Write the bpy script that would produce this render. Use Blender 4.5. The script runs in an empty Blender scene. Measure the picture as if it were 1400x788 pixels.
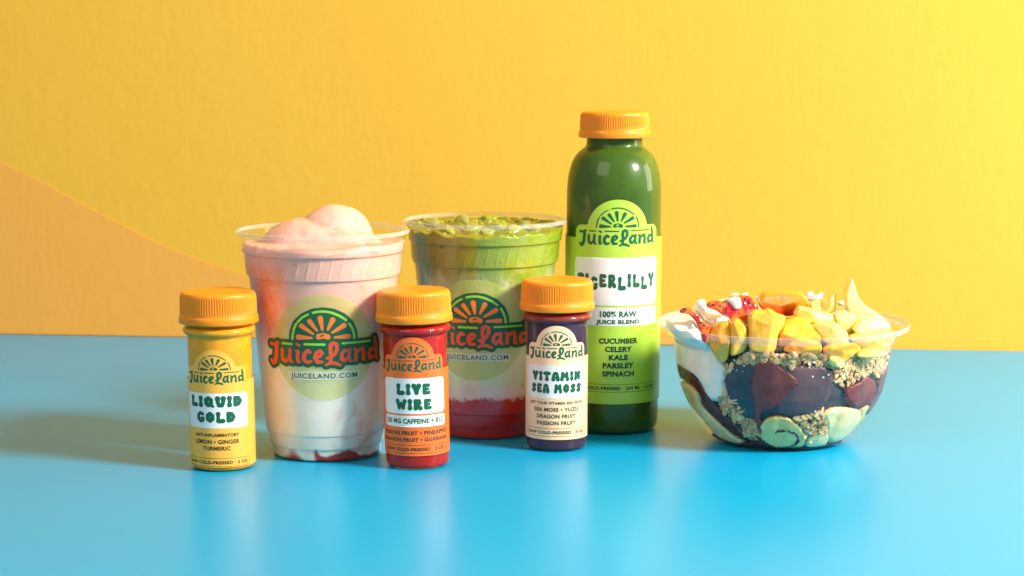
import bpy, math, random
import numpy as np
from mathutils import Vector
S = bpy.context.scene
COL = S.collection
PI = math.pi

# ------------------------------------------------------------------ camera
F_PX, CXP, CYP, HOR, CH = 2740.8, 700.0, 688.0, 54.27, .2349
PITCH = math.atan((CYP - HOR) / F_PX)
cd = bpy.data.cameras.new('camera'); cam = bpy.data.objects.new('camera', cd); COL.objects.link(cam)
cam.location = (0, 0, CH); cam.rotation_euler = (PI/2 - PITCH, 0, 0)
cd.sensor_width = 36; cd.lens = 36 * F_PX / 1400; cd.shift_y = -(CYP - 394) / 1400 * -1
cd.shift_y = (CYP - 394) / 1400
cd.clip_start = .01; cd.clip_end = 50
cd.dof.use_dof = True; cd.dof.focus_distance = 1.13; cd.dof.aperture_fstop = 16
S.camera = cam

# ------------------------------------------------------------------ light
W = bpy.data.worlds.new('World'); S.world = W; W.use_nodes = True
W.node_tree.nodes['Background'].inputs[0].default_value = (1, .955, .89, 1)
W.node_tree.nodes['Background'].inputs[1].default_value = .32
def area(name, loc, target, size, power, color, sy=None):
    l = bpy.data.lights.new(name, 'AREA'); l.shape = 'RECTANGLE'; l.size = size; l.size_y = sy or size
    l.energy = power; l.color = color
    o = bpy.data.objects.new(name, l); COL.objects.link(o); o.location = loc
    o.rotation_euler = (Vector(target) - Vector(loc)).to_track_quat('-Z', 'Y').to_euler()
    return o
KEY = area('key_light', (1.42, .42, 1.08), (0, 1.2, .05), .40, 78, (1, .93, .84))
RIM = area('side_light', (1.25, 1.32, .42), (.1, 1.2, .05), .5, 7, (1, .95, .9), .6)
FILL = area('fill_light', (-1.1, -.5, 1.5), (0, 1.2, .05), 1.3, 13, (1, .95, .88))
S.view_settings.view_transform = 'Standard'; S.view_settings.look = 'None'
S.view_settings.exposure = 0; S.view_settings.gamma = 1; S.view_settings.use_curve_mapping = False
S.render.engine = 'CYCLES'
S.cycles.use_denoising = True
S.cycles.transparent_max_bounces = 24; S.cycles.max_bounces = 12
S.cycles.sample_clamp_indirect = 6

# ------------------------------------------------------------------ shader helpers
class NT:
    def __init__(s, name):
        s.m = bpy.data.materials.new(name); s.m.use_nodes = True
        s.t = s.m.node_tree; s.p = s.t.nodes['Principled BSDF']; s.out = s.t.nodes['Material Output']
    def n(s, kind, **kw):
        nd = s.t.nodes.new(kind)
        for k, v in kw.items(): setattr(nd, k, v)
        return nd
    def put(s, sock, v):
        if hasattr(v, 'is_linked') or isinstance(v, bpy.types.NodeSocket): s.t.links.new(v, sock)
        else:
            if isinstance(v, (tuple, list)) and len(v) == 3 and sock.type == 'RGBA': v = (*v, 1)
            sock.default_value = v
    def math(s, op, a, b=0.0, c=None):
        nd = s.n('ShaderNodeMath', operation=op); s.put(nd.inputs[0], a); s.put(nd.inputs[1], b)
        if c is not None: s.put(nd.inputs[2], c)
        return nd.outputs[0]
    def coord(s):
        return s.n('ShaderNodeTexCoord').outputs['Object']
    def xyz(s, v=None):
        nd = s.n('ShaderNodeSeparateXYZ'); s.put(nd.inputs[0], v or s.coord()); return nd.outputs
    def noise(s, scale, detail=3, rough=.5, vec=None, dist=0):
        nd = s.n('ShaderNodeTexNoise'); s.put(nd.inputs['Vector'], vec or s.coord())
        nd.inputs['Scale'].default_value = scale; nd.inputs['Detail'].default_value = detail
        nd.inputs['Roughness'].default_value = rough; nd.inputs['Distortion'].default_value = dist
        return nd.outputs['Fac']
    def voro(s, scale, vec=None, feature='F1', out='Distance'):
        nd = s.n('ShaderNodeTexVoronoi', feature=feature); s.put(nd.inputs['Vector'], vec or s.coord())
        nd.inputs['Scale'].default_value = scale; return nd.outputs[out]
    def step(s, v, a, b):
        nd = s.n('ShaderNodeMapRange', interpolation_type='SMOOTHSTEP'); s.put(nd.inputs[0], v)
        nd.inputs[1].default_value = a; nd.inputs[2].default_value = b; return nd.outputs[0]
    def mix(s, f, a, b):
        nd = s.n('ShaderNodeMix', data_type='RGBA'); s.put(nd.inputs[0], f); s.put(nd.inputs[6], a); s.put(nd.inputs[7], b)
        return nd.outputs[2]
    def bump(s, h, strength=.3, dist=.001):
        nd = s.n('ShaderNodeBump'); nd.inputs['Strength'].default_value = strength; nd.inputs['Distance'].default_value = dist
        s.put(nd.inputs['Height'], h); s.t.links.new(nd.outputs[0], s.p.inputs['Normal']); return nd.outputs[0]
    def set(s, **kw):
        names = dict(color='Base Color', rough='Roughness', sss='Subsurface Weight', sssr='Subsurface Radius', ssss='Subsurface Scale',
                     coat='Coat Weight', coatr='Coat Roughness', spec='Specular IOR Level', trans='Transmission Weight', ior='IOR', sheen='Sheen Weight')
        for k, v in kw.items(): s.put(s.p.inputs[names[k]], v)
        return s
def simple(name, color, rough=.4, **kw):
    m = NT(name)
    nz = m.noise(90, 3); c2 = tuple(c * .9 for c in color)
    m.set(color=m.mix(nz, color, c2), rough=rough, **kw)
    return m.m
def clear(name, rough=.05, tint=(.985, .985, .98), base=.025, gain=.45, power=3.6, bumps=False):
    m = NT(name); t = m.t
    lw = m.n('ShaderNodeLayerWeight'); lw.inputs['Blend'].default_value = .5
    f = m.math('MULTIPLY_ADD', m.math('POWER', lw.outputs['Facing'], power), gain, base)
    tr = m.n('ShaderNodeBsdfTransparent'); tr.inputs[0].default_value = (*tint, 1)
    gl = m.n('ShaderNodeBsdfGlossy'); gl.inputs['Roughness'].default_value = rough; gl.inputs[0].default_value = (1, 1, 1, 1)
    if bumps:
        b = m.n('ShaderNodeBump'); b.inputs['Strength'].default_value = .35; b.inputs['Distance'].default_value = .0008
        t.links.new(m.noise(70, 2), b.inputs['Height']); t.links.new(b.outputs[0], gl.inputs['Normal'])
    mx = m.n('ShaderNodeMixShader'); t.links.new(f, mx.inputs[0]); t.links.new(tr.outputs[0], mx.inputs[1]); t.links.new(gl.outputs[0], mx.inputs[2])
    t.nodes.remove(m.p); t.links.new(mx.outputs[0], m.out.inputs[0])
    return m.m

# ------------------------------------------------------------------ mesh helpers (all local sizes in millimetres)
MM = .001
def link(name, verts, faces, mat, parent=None, loc=(0, 0, 0), smooth=True, recenter=False):
    me = bpy.data.meshes.new(name)
    v = np.asarray(verts, dtype=float) * MM
    if recenter:
        c = (v.min(0) + v.max(0)) / 2; c[2] = v[:, 2].min(); v = v - c; loc = tuple(np.array(loc) + c)
    me.from_pydata(v.tolist(), [], faces)
    me.validate(); me.update()
    if smooth: me.polygons.foreach_set('use_smooth', [True] * len(me.polygons))
    for m in (mat if isinstance(mat, (list, tuple)) else [mat]): me.materials.append(m)
    o = bpy.data.objects.new(name, me); COL.objects.link(o); o.location = loc
    if parent: o.parent = parent
    return o
def thing(name, loc, label, cat, group=None):
    o = bpy.data.objects.new(name, None); COL.objects.link(o); o.location = loc; o.empty_display_size = .02
    return tag(o, label, cat, group)
def tag(o, label, cat=None, group=None, kind=None):
    if label: o['label'] = label
    if cat: o['category'] = cat
    if group: o['group'] = group
    if kind: o['kind'] = kind
    return o
def lathe(prof, seg=128, fr=None, cap_start=True, cap_end=True):
    """prof: list of (r, h); fr(theta array, i, r, h) -> radii"""
    th = np.arange(seg) * 2 * PI / seg
    V = []; Fc = []
    for i, (r, h) in enumerate(prof):
        rr = fr(th, i, r, h) if fr else np.full(seg, r)
        for a, q in zip(th, rr): V.append((q * math.sin(a), -q * math.cos(a), h))
    for i in range(len(prof) - 1):
        for j in range(seg):
            k = (j + 1) % seg
            Fc.append((i*seg + j, i*seg + k, (i+1)*seg + k, (i+1)*seg + j))
    if cap_start and prof[0][0] > 0: Fc.append(tuple(range(seg))[::-1])
    if cap_end and prof[-1][0] > 0: Fc.append(tuple((len(prof)-1)*seg + j for j in range(seg)))
    return V, Fc
def dense(prof, n=4):
    """smooth a profile a little by corner-cutting and insert points"""
    p = [np.array(q, float) for q in prof]
    for _ in range(n):
        q = [p[0]]
        for a, b in zip(p[:-1], p[1:]): q += [a*.75 + b*.25, a*.25 + b*.75]
        q.append(p[-1]); p = q
    return [tuple(q) for q in p]
def rad(prof):
    hs = [h for r, h in prof]; rs = [r for r, h in prof]
    return lambda h: np.interp(h, hs, rs)

# ---- 2-D signed distances (negative inside)
def sd_caps(X, Y, strokes):
    D = np.full(X.shape, 1e9)
    for st in strokes:
        for (x0, y0, r0), (x1, y1, r1) in zip(st[:-1], st[1:]):
            dx, dy = x1-x0, y1-y0; L = dx*dx + dy*dy + 1e-12
            t = np.clip(((X-x0)*dx + (Y-y0)*dy) / L, 0, 1)
            D = np.minimum(D, np.hypot(X-x0-t*dx, Y-y0-t*dy) - (r0 + t*(r1-r0)))
    return D
def sd_box(X, Y, x0, x1, y0, y1, r=0):
    qx = np.abs(X-(x0+x1)/2) - (x1-x0)/2 + r; qy = np.abs(Y-(y0+y1)/2) - (y1-y0)/2 + r
    return np.hypot(np.maximum(qx, 0), np.maximum(qy, 0)) + np.minimum(np.maximum(qx, qy), 0) - r
def sd_circ(X, Y, x, y, r): return np.hypot(X-x, Y-y) - r
def sd_poly(X, Y, P):
    P = np.array(P, float); D = np.full(X.shape, 1e18); ins = np.zeros(X.shape, bool)
    for a, b in zip(P, np.roll(P, -1, 0)):
        e = b - a; t = np.clip(((X-a[0])*e[0] + (Y-a[1])*e[1]) / (e@e + 1e-12), 0, 1)
        D = np.minimum(D, (X-a[0]-t*e[0])**2 + (Y-a[1]-t*e[1])**2)
        c = ((a[1] > Y) != (b[1] > Y))
        ins ^= c & (X < (b[0]-a[0]) * (Y-a[1]) / (b[1]-a[1] + 1e-12) + a[0])
    return np.where(ins, -1, 1) * np.sqrt(D)
def curve_poly(P, it=2):
    P = [np.array(p, float) for p in P]
    for _ in range(it):
        Q = []
        for a, b in zip(P, P[1:] + P[:1]): Q += [a*.8 + b*.2, a*.2 + b*.8]
        P = Q
    return P
def march(fn, x0, x1, y0, y1, d, holes=False):
    """filled region fn<0 on a grid -> 2-D verts, faces, and the value at the vertices"""
    nx = int((x1-x0)/d) + 2; ny = int((y1-y0)/d) + 2
    xs = x0 + np.arange(nx)*d; ys = y0 + np.arange(ny)*d
    X, Y = np.meshgrid(xs, ys); F = fn(X, Y)
    F = np.where(np.abs(F) < 1e-6, -1e-6, F)
    ins = F < 0
    V = []; val = []; idx = {}; Fc = []
    def gv(j, i):
        k = (j, i)
        if k not in idx: idx[k] = len(V); V.append((xs[i], ys[j])); val.append(F[j, i])
        return idx[k]
    def ev(a, b):
        k = (a, b) if a < b else (b, a)
        if k not in idx:
            fa, fb = F[a], F[b]; t = fa / (fa - fb)
            idx[k] = len(V); V.append((xs[a[1]] + t*(xs[b[1]]-xs[a[1]]), ys[a[0]] + t*(ys[b[0]]-ys[a[0]]))); val.append(0.)
        return idx[k]
    c = ins[:-1, :-1].astype(int) + ins[:-1, 1:] + ins[1:, :-1] + ins[1:, 1:]
    for j, i in zip(*np.nonzero(c)):
        q = [(j, i), (j, i+1), (j+1, i+1), (j+1, i)]
        if c[j, i] == 4: Fc.append(tuple(gv(*k) for k in q)); continue
        for tri in ((q[0], q[1], q[2]), (q[0], q[2], q[3])):
            poly = []
            for a, b in zip(tri, tri[1:] + tri[:1]):
                if ins[a]: poly.append(gv(*a))
                if ins[a] != ins[b]: poly.append(ev(a, b))
            if len(poly) >= 3: Fc.append(tuple(poly))
    return np.array(V).reshape(-1, 2), Fc, np.array(val)
def wrap(V2, R, th0, off):
    """(s, h) millimetres on a surface of revolution R(h) -> 3-D"""
    s = V2[:, 0]; h = V2[:, 1]; r = R(h); a = th0 + s / r
    return np.stack([(r+off)*np.sin(a), -(r+off)*np.cos(a), h], 1)
def printed(name, fn, box, d, R, th0, off, mat, parent):
    V, Fc, _ = march(fn, *box, d)
    return link(name, wrap(V, R, th0, off), Fc, mat, parent)

# ---- type
def font_text(txt, spacing=1.08, bold=.018):
    bold += .011
    c = bpy.data.curves.new('type', 'FONT'); c.body = txt; c.size = 1; c.offset = bold; c.space_character = spacing; c.resolution_u = 3
    o = bpy.data.objects.new('type', c); COL.objects.link(o)
    bpy.context.view_layer.update()
    me = bpy.data.meshes.new_from_object(o.evaluated_get(bpy.context.evaluated_depsgraph_get()))
    v = np.array([q.co[:2] for q in me.vertices]); f = [tuple(p.vertices) for p in me.polygons]
    bpy.data.objects.remove(o); bpy.data.curves.remove(c); bpy.data.meshes.remove(me)
    return v, f
def line_type(name, txt, cx, hw, hmid, cap, R, th0, off, mat, parent, bold=.018, spacing=1.08):
    v, f = font_text(txt, spacing, bold)
    x0, x1 = v[:, 0].min(), v[:, 0].max(); y0, y1 = 0, .73
    v2 = np.stack([(v[:, 0] - (x0+x1)/2) / (x1-x0) * 2*hw + cx, (v[:, 1] - (y0+y1)/2) / (y1-y0) * cap + hmid], 1)
    return link(name, wrap(v2, R, th0, off), f, mat, parent)
GL = {
'L': (.76, [[(.2,.8,.19),(.2,.5,.13),(.2,.2,.18)],[(.2,.16,.15),(.56,.2,.2)]]),
'I': (.42, [[(.21,.8,.2),(.21,.5,.13),(.21,.2,.2)]]),
'Q': (.84, [[(.38,.82,.17),(.2,.68,.17),(.2,.35,.17),(.38,.2,.17),(.58,.35,.17),(.58,.68,.17),(.38,.82,.17)],[(.5,.25,.12),(.72,.12,.12)]]),
'O': (.78, [[(.38,.82,.17),(.2,.66,.17),(.2,.36,.18),(.38,.2,.17),(.57,.36,.18),(.57,.66,.17),(.38,.82,.17)]]),
'U': (.8, [[(.19,.8,.2),(.2,.45,.14),(.3,.2,.17),(.5,.2,.17),(.6,.45,.14),(.61,.8,.2)]]),
'D': (.78, [[(.19,.8,.18),(.19,.2,.18)],[(.19,.82,.16),(.45,.76,.16),(.6,.5,.17),(.45,.24,.16),(.19,.18,.16)]]),
'G': (.8, [[(.6,.76,.15),(.38,.86,.13),(.19,.64,.15),(.18,.36,.16),(.38,.15,.14),(.6,.2,.14),(.66,.42,.12),(.46,.43,.09)]]),
'V': (.78, [[(.19,.8,.2),(.3,.5,.14),(.39,.18,.16),(.48,.5,.14),(.59,.8,.2)]]),
'E': (.7, [[(.2,.8,.18),(.19,.5,.16),(.2,.2,.18)],[(.2,.85,.13),(.52,.8,.16)],[(.2,.5,.1),(.46,.5,.12)],[(.2,.15,.13),(.54,.2,.16)]]),
'W': (.98, [[(.17,.8,.18),(.24,.5,.14),(.31,.2,.16),(.4,.42,.11),(.49,.62,.11),(.58,.42,.11),(.67,.2,.16),(.74,.5,.14),(.81,.8,.18)]]),
'R': (.78, [[(.2,.8,.18),(.2,.5,.15),(.2,.18,.19)],[(.2,.84,.14),(.48,.82,.15),(.54,.64,.14),(.42,.48,.12),(.25,.46,.1)],[(.34,.46,.12),(.58,.18,.19)]]),
'T': (.8, [[(.16,.78,.17),(.25,.87,.12),(.4,.87,.12),(.55,.87,.12),(.64,.78,.17)],[(.4,.82,.13),(.4,.5,.13),(.4,.18,.2)]]),
'A': (.8, [[(.18,.18,.2),(.2,.5,.15),(.28,.78,.15),(.4,.84,.15),(.52,.78,.15),(.6,.5,.15),(.62,.18,.2)],[(.25,.4,.09),(.55,.4,.09)]]),
'M': (.92, [[(.17,.18,.19),(.2,.5,.14),(.24,.8,.17),(.45,.45,.12),(.66,.8,.17),(.7,.5,.14),(.73,.18,.19)]]),
'N': (.8, [[(.18,.18,.19),(.19,.5,.14),(.2,.8,.18),(.4,.5,.13),(.6,.22,.17),(.6,.5,.14),(.61,.8,.19)]]),
'S': (.74, [[(.56,.74,.17),(.37,.85,.14),(.2,.68,.15),(.37,.52,.14),(.55,.34,.15),(.38,.15,.14),(.18,.25,.17)]]),
'Y': (.78, [[(.18,.8,.2),(.28,.58,.13),(.39,.46,.13),(.5,.58,.13),(.6,.8,.2)],[(.39,.48,.13),(.39,.18,.2)]]),
' ': (.4, [])}
def display(name, txt, cx, hw, h0, h1, R, th0, off, mat, parent, wave=0, thin=1.0):
    gap = .06; w = sum(GL[c][0] for c in txt) + gap*(len(txt)-1)
    kx = 2*hw / w; ky = (h1-h0)
    x = 0; strokes = []; random.seed(len(txt))
    for n, c in enumerate(txt):
        gw, st = GL[c]; dy = wave * math.sin(n * 2.1 + .6)
        for s in st:
            strokes.append([(px + x, py + dy, r * .99 * thin) for px, py, r in s])
        x += gw + gap
    def fn(X, Y):
        return sd_caps((X - cx + hw) / kx, (Y - h0) / ky, strokes) * ky
    return printed(name, fn, (cx-hw-1, cx+hw+1, h0-ky*.4, h1+ky*.4), (.13 if kx < 9 else .16), R, th0, off, mat, parent)

# hand-lettered shop mark: strokes (s, h, radius) around the fruit's hub
T_ = [[(-33.18,-4.4,1.08),(-30.18,-4.42,0.89),(-27.59,-3.33,0.94)],[(-28.58,-4.4,1.31),(-28.85,-7.95,1.47),(-29.19,-11.2,1.48),(-30.35,-14.23,1.58),(-31.98,-15.37,1.23),(-33.58,-13.94,0.94)],[(-24.54,-7.25,1.12),(-24.66,-10.14,1.12),(-24.35,-12.7,1.19),(-22.53,-13.71,1.03),(-20.48,-11.88,0.88),(-19.46,-9.11,1.01)],[(-19.33,-6.85,1.07),(-19.64,-10.4,1.08),(-19.2,-13.27,1.01),(-18.07,-13.9,0.6)],[(-15.09,-3.45,0.72),(-13.6,-4.2,0.78)],[(-15.62,-7.49,0.59),(-14.5,-7.68,1.04),(-14.93,-10.79,1.11),(-14.52,-13.3,1.11),(-13.48,-13.77,0.52)],[(-7.4,-7.84,0.89),(-8.95,-7.03,1.08),(-10.94,-9.19,1.16),(-11.04,-12.2,1.22),(-9.14,-13.74,1.02),(-7.01,-13.05,0.7)],[(-4.31,-10.98,0.76),(-1.8,-10.16,0.76),(-0.5,-8.25,0.82),(-1.84,-6.97,0.88),(-3.94,-8.25,1.14),(-4.75,-11.11,1.2),(-3.43,-13.4,1.14),(-0.74,-13.4,0.76)],[(1.91,-11.26,0.82),(4.11,-10.82,0.76),(6.15,-9.22,0.89),(7.58,-6.59,1.08),(7.53,-3.8,1.08),(5.79,-2.58,1.01),(4.14,-3.68,1.14),(3.82,-6.72,1.14),(4.24,-9.91,1.07),(3.82,-12.8,1.01)],[(1.39,-15.09,0.76),(3.54,-13.99,0.88),(6.23,-14.21,1.01),(9.17,-15.35,0.83)],[(14.22,-7.51,0.85),(11.79,-7.17,0.97),(10.22,-9.53,1.09),(10.15,-12.07,1.15),(11.79,-13.11,0.97),(13.83,-10.69,0.78)],[(14.85,-6.6,0.91),(14.37,-10.4,1.04),(14.71,-12.98,0.98),(16.1,-13.49,0.59)],[(17.74,-6.56,0.66),(18.7,-7.53,1.07),(18.67,-10.08,1.14),(18.52,-12.95,1.14)],[(18.88,-9.45,0.8),(20.77,-7.37,0.95),(22.97,-6.73,1.1),(23.62,-9.25,1.18),(23.36,-12.75,1.18),(24.74,-13.6,0.63)],[(31.39,-1.37,0.98),(32.31,-5.03,1.3),(32.39,-9.55,1.31),(32.63,-12.5,1.16),(33.88,-13.64,0.63)],[(30.85,-7.57,0.98),(28.17,-7.77,1.09),(27.16,-10.24,1.22),(27.82,-12.77,1.16),(30.72,-11.94,0.9)]]
RAYS = [[(-14.0,0.61,1.56),(-6.24,0.2,0.63)],[(-12.02,7.02,1.42),(-5.53,2.6,0.63)],[(-7.23,9.67,1.4),(-3.31,4.45,0.63)],[(-1.27,11.34,1.57),(-0.38,5.08,0.69)],[(5.51,10.34,1.52),(2.72,5.05,0.69)],[(11.92,7.05,1.48),(5.16,3.28,0.7)],[(14.41,0.75,1.43),(6.54,0.43,0.7)]]
HUB = [[(-2.46,0.97,1.6),(0.04,1.59,1.5),(2.63,0.78,1.5)]]
ARCS = [[(-17.76,-0.59,0.73),(-17.3,2,.73),(-16.6,5,0.72),(-15.27,7.78,0.75)],[(-14.29,8.96,0.65),(-11.38,11.8,0.64),(-8.11,13.5,0.57)],[(-5.24,14.55,0.7),(-2.6,15.1,.7),(0.2,15.25,0.69),(2.8,15,.7),(5.6,14.3,0.7),(9.8,12.3,0.7),(13.12,9.96,0.65)],[(15.0,7.9,0.72),(16.6,5,.72),(17.5,2.4,0.73),(17.8,-0.4,0.73)]]
BARS = [[(-24.1,-3.5,0.72),(-18.22,-3.6,0.7)],[(-10.49,-3.4,0.7),(0.54,-3.5,0.69)],[(10.9,-3.1,0.64),(28.05,-2.9,0.62)]]
DISC = [(-19.6,-1.2),(-19.2,3.3),(-17,9.0),(-11.9,13.7),(-6,16.5),(0.2,17.3),(6.4,16.4),(12.4,13.5),(17.2,8.8),(19.3,3.4),(19.6,-1.2)]
def sc(st, k, kr=1.0): return [[(x*k, y*k, r*k*kr) for x, y, r in s] for s in st]
def logo_dark(k, cx, hy, R, th0, off, mat, parent):
    strokes = sc(T_, k, 1.06) + sc(RAYS, k, 1.0) + sc(ARCS, k, .72) + sc(BARS, k, .72) + sc(HUB, k, .95)
    def fn(X, Y):
        D = sd_caps(X-cx, Y-hy, strokes)
        return np.maximum(D, -sd_caps(X-cx, Y-hy, [[(-1.4*k, 1.1*k, .5*k), (.4*k, 1.7*k, .5*k)]]))
    return printed('logo', fn, (cx-36*k, cx+36*k, hy-18*k, hy+18*k), .2 if k < .6 else .25, R, th0, off, mat, parent)

# ------------------------------------------------------------------ materials
M = {}
def wallmat(name, c1, c2):
    m = NT(name)
    big = m.noise(3.2, 4, .6); fine = m.noise(900, 2)
    m.set(color=m.mix(m.math('MULTIPLY', big, .8), c1, c2), rough=.62, spec=.25)
    st = m.n('ShaderNodeMapping'); st.inputs['Scale'].default_value = (1, 1, .45); m.put(st.inputs[0], m.coord())
    h = m.math('ADD', m.math('MULTIPLY', m.noise(130, 3, .55, st.outputs[0]), .9), m.math('MULTIPLY', m.noise(38, 3, .6), 1.1))
    h = m.math('ADD', h, m.math('MULTIPLY', m.noise(420, 2, .5), .2))
    m.bump(h, .25, .0011)
    return m.m
M['wall'] = wallmat('yellow_plaster', (.85, .47, .052), (.80, .41, .036))
M['sheet'] = wallmat('orange_paper', (.88, .405, .07), (.85, .37, .055))
m = NT('blue_laminate')
m.set(color=m.mix(m.noise(5, 3), (.001, .335, .62), (.002, .36, .66)), rough=m.math('MULTIPLY_ADD', m.noise(260, 3), .0, .30), spec=.27)
m.bump(m.math('ADD', m.noise(700, 2), m.math('MULTIPLY', m.noise(160, 2), .2)), .03, .0003); M['table'] = m.m
m = NT('orange_cap_plastic')
m.set(color=m.mix(m.noise(60, 2), (.97, .30, .010), (.95, .275, .009)), rough=.36, sss=.35, sssr=(.006, .0025, .0006), ssss=1.0, spec=.45)
m.bump(m.noise(1200, 2), .06, .0002); M['cap'] = m.m
M['pet'] = clear('clear_plastic', .06)
M['cuppet'] = clear('clear_cup_plastic', .07, (.99, .99, .985), .010, .22, 3.4, bumps=True)
M['bowlpet'] = clear('clear_bowl_plastic', .05, (.98, .985, .985), .008, .33, 3.2, bumps=True)
m = NT('clear_rim_plastic'); t_ = m.t; m.set(color=(.95, .95, .92), rough=.12, coat=1.0, coatr=.04)
_lw = m.n('ShaderNodeLayerWeight'); _lw.inputs['Blend'].default_value = .5
_tr = m.n('ShaderNodeBsdfTransparent'); _tr.inputs[0].default_value = (.96, .96, .95, 1); _mx = m.n('ShaderNodeMixShader')
t_.links.new(m.math('MULTIPLY_ADD', m.math('POWER', _lw.outputs['Facing'], 2.0), .46, .08), _mx.inputs[0])
t_.links.new(_tr.outputs[0], _mx.inputs[1]); t_.links.new(m.p.outputs[0], _mx.inputs[2]); t_.links.new(_mx.outputs[0], m.out.inputs[0]); M['rim'] = m.m
M['ink'] = simple('dark_green_ink', (.003, .115, .05), .45)
M['inkblack'] = simple('black_green_ink', (.010, .035, .012), .5)
M['white'] = simple('white_label_print', (.86, .86, .84), .4, coat=.2, coatr=.25)
def labelmat(name, c1, c2=None):
    m = NT(name); c2 = c2 or c1
    m.set(color=m.mix(m.noise(40, 2), c1, c2), rough=.4, coat=.25, coatr=.25); m.bump(m.noise(800, 2), .05, .0002); return m.m
M['lab_yellow'] = labelmat('yellow_label_film', (.93, .455, .05), (.95, .49, .06))
M['lab_orange'] = labelmat('orange_label_film', (.93, .145, .014), (.93, .17, .018))
M['lab_cream'] = labelmat('cream_label_film', (.93, .62, .36), (.95, .66, .40))
M['lab_green'] = labelmat('lime_label_film', (.42, .66, .05), (.46, .70, .06))
def juice(name, top, body, speck=None, split=None, sss=.25):
    m = NT(name); z = m.xyz()[2]
    n1 = m.noise(55, 4, .6); n2 = m.noise(1500, 2)
    c = m.mix(m.step(n1, .35, .7), body, tuple(v*.78 for v in body))
    c = m.mix(m.math('MULTIPLY', m.step(m.noise(22, 4, .65, dist=.7), .48, .72), .6), c, tuple(min(.95, v*1.9+.002) for v in body))
    if split: c = m.mix(m.step(m.math('ADD', z, m.math('MULTIPLY', n1, .002)), split-.0006, split+.0022), c, top)
    c = m.mix(m.math('MULTIPLY', n2, .3), c, tuple(min(1, v*1.35+.004) for v in body) if not speck else speck)
    m.set(color=c, rough=.35, sss=sss, sssr=(.004, .0025, .0015), ssss=1.0, coat=0, spec=.15); return m.m
M['j_gold'] = juice('turmeric_juice', (.9, .40, .018), (.9, .37, .015))
M['j_red'] = juice('red_juice', (.6, .02, .006), (.42, .012, .007))
M['j_purple'] = juice('purple_juice', (.30, .03, .012), (.048, .026, .056), (.08, .045, .08), .0768)
M['j_green'] = juice('green_juice', (.06, .12, .02), (.045, .105, .010), (.10, .19, .02))

# ------------------------------------------------------------------ the place
def ground(px, py):
    u = (px-CXP)/F_PX; v = (CYP-py)/F_PX
    d = np.array([u, math.cos(PITCH)+v*math.sin(PITCH), -math.sin(PITCH)+v*math.cos(PITCH)])
    return np.array([0, 0, CH]) + d * (-CH/d[2])
def ray_y(px, py, Y):
    u = (px-CXP)/F_PX; v = (CYP-py)/F_PX
    d = np.array([u, math.cos(PITCH)+v*math.sin(PITCH), -math.sin(PITCH)+v*math.cos(PITCH)])
    return np.array([0, 0, CH]) + d * (Y/d[1])
g0, g1 = ground(0, 457), ground(1400, 480)
wd = (g1-g0)/np.linalg.norm(g1-g0); wn = np.array([wd[1], -wd[0], 0])      # wn points towards the camera
def wallpt(u, z, off=0): return g0 + wd*u + wn*off + np.array([0, 0, z])
# table board with thickness, its far edge a hand's breadth short of nothing: it meets the wall with a 1.5 mm gap
a, b = wallpt(-2, 0, .0015), wallpt(3, 0, .0015)
tv = [(a[0], a[1], 0), (b[0], b[1], 0), (b[0], -.6, 0), (a[0], -.6, 0)]
tv += [(x, y, -.03) for x, y, z in tv]
tb = link('table_top', np.array(tv)*1000, [(3, 2, 1, 0), (4, 5, 6, 7), (0, 1, 5, 4), (1, 2, 6, 5), (2, 3, 7, 6), (3, 0, 4, 7)], M['table'], smooth=False)
tag(tb, 'glossy sky blue table top the drinks and bowl stand on', kind='structure')
wv = [wallpt(-2, -.3), wallpt(3, -.3), wallpt(3, 2.2), wallpt(-2, 2.2)]
wv += [p - wn*.05 for p in wv]
wl = link('back_wall', np.array(wv)*1000, [(0, 1, 2, 3), (7, 6, 5, 4), (0, 4, 5, 1), (1, 5, 6, 2), (2, 6, 7, 3), (3, 7, 4, 0)], M['wall'], smooth=False)
tag(wl, 'rough yellow painted wall behind the table', kind='structure')
# curved orange sheet low on the wall
def on_wall(px, py):
    u = (px-CXP)/F_PX; v = (CYP-py)/F_PX
    d = np.array([u, math.cos(PITCH)+v*math.sin(PITCH), -math.sin(PITCH)+v*math.cos(PITCH)]); o = np.array([0, 0, CH])
    t = ((g0-o)@wn) / (d@wn); p = o + d*t; return (p-g0)@wd, p[2]
cv = [on_wall(*q) for q in [(-260, 120), (-160, 158), (-60, 198), (11, 227), (65, 253), (114, 281), (160, 304), (198, 324), (236, 342), (282, 359), (330, 375), (400, 393), (480, 409), (580, 424), (700, 438), (820, 449), (930, 458)]]
cs = []
for p, q in zip(cv[:-1], cv[1:]):
    for t in (0, .33, .66): cs.append((p[0]+(q[0]-p[0])*t, p[1]+(q[1]-p[1])*t))
cs.append(cv[-1])
V = []; Fc = []; n = len(cs)
for off in (.0002, .0006):
    for u, z in cs: V.append(wallpt(u, z, off))
    for u, z in cs: V.append(wallpt(u, .0005, off))
for i in range(n-1):
    Fc.append((2*n+i, 3*n+i, 3*n+i+1, 2*n+i+1)); Fc.append((i, 2*n+i, 2*n+i+1, i+1))
sh = link('orange_sheet', np.array(V)*1000, Fc, M['sheet'], smooth=False)
tag(sh, 'orange paper sheet with a sweeping curved edge low on the yellow wall', 'paper sheet')

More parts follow.
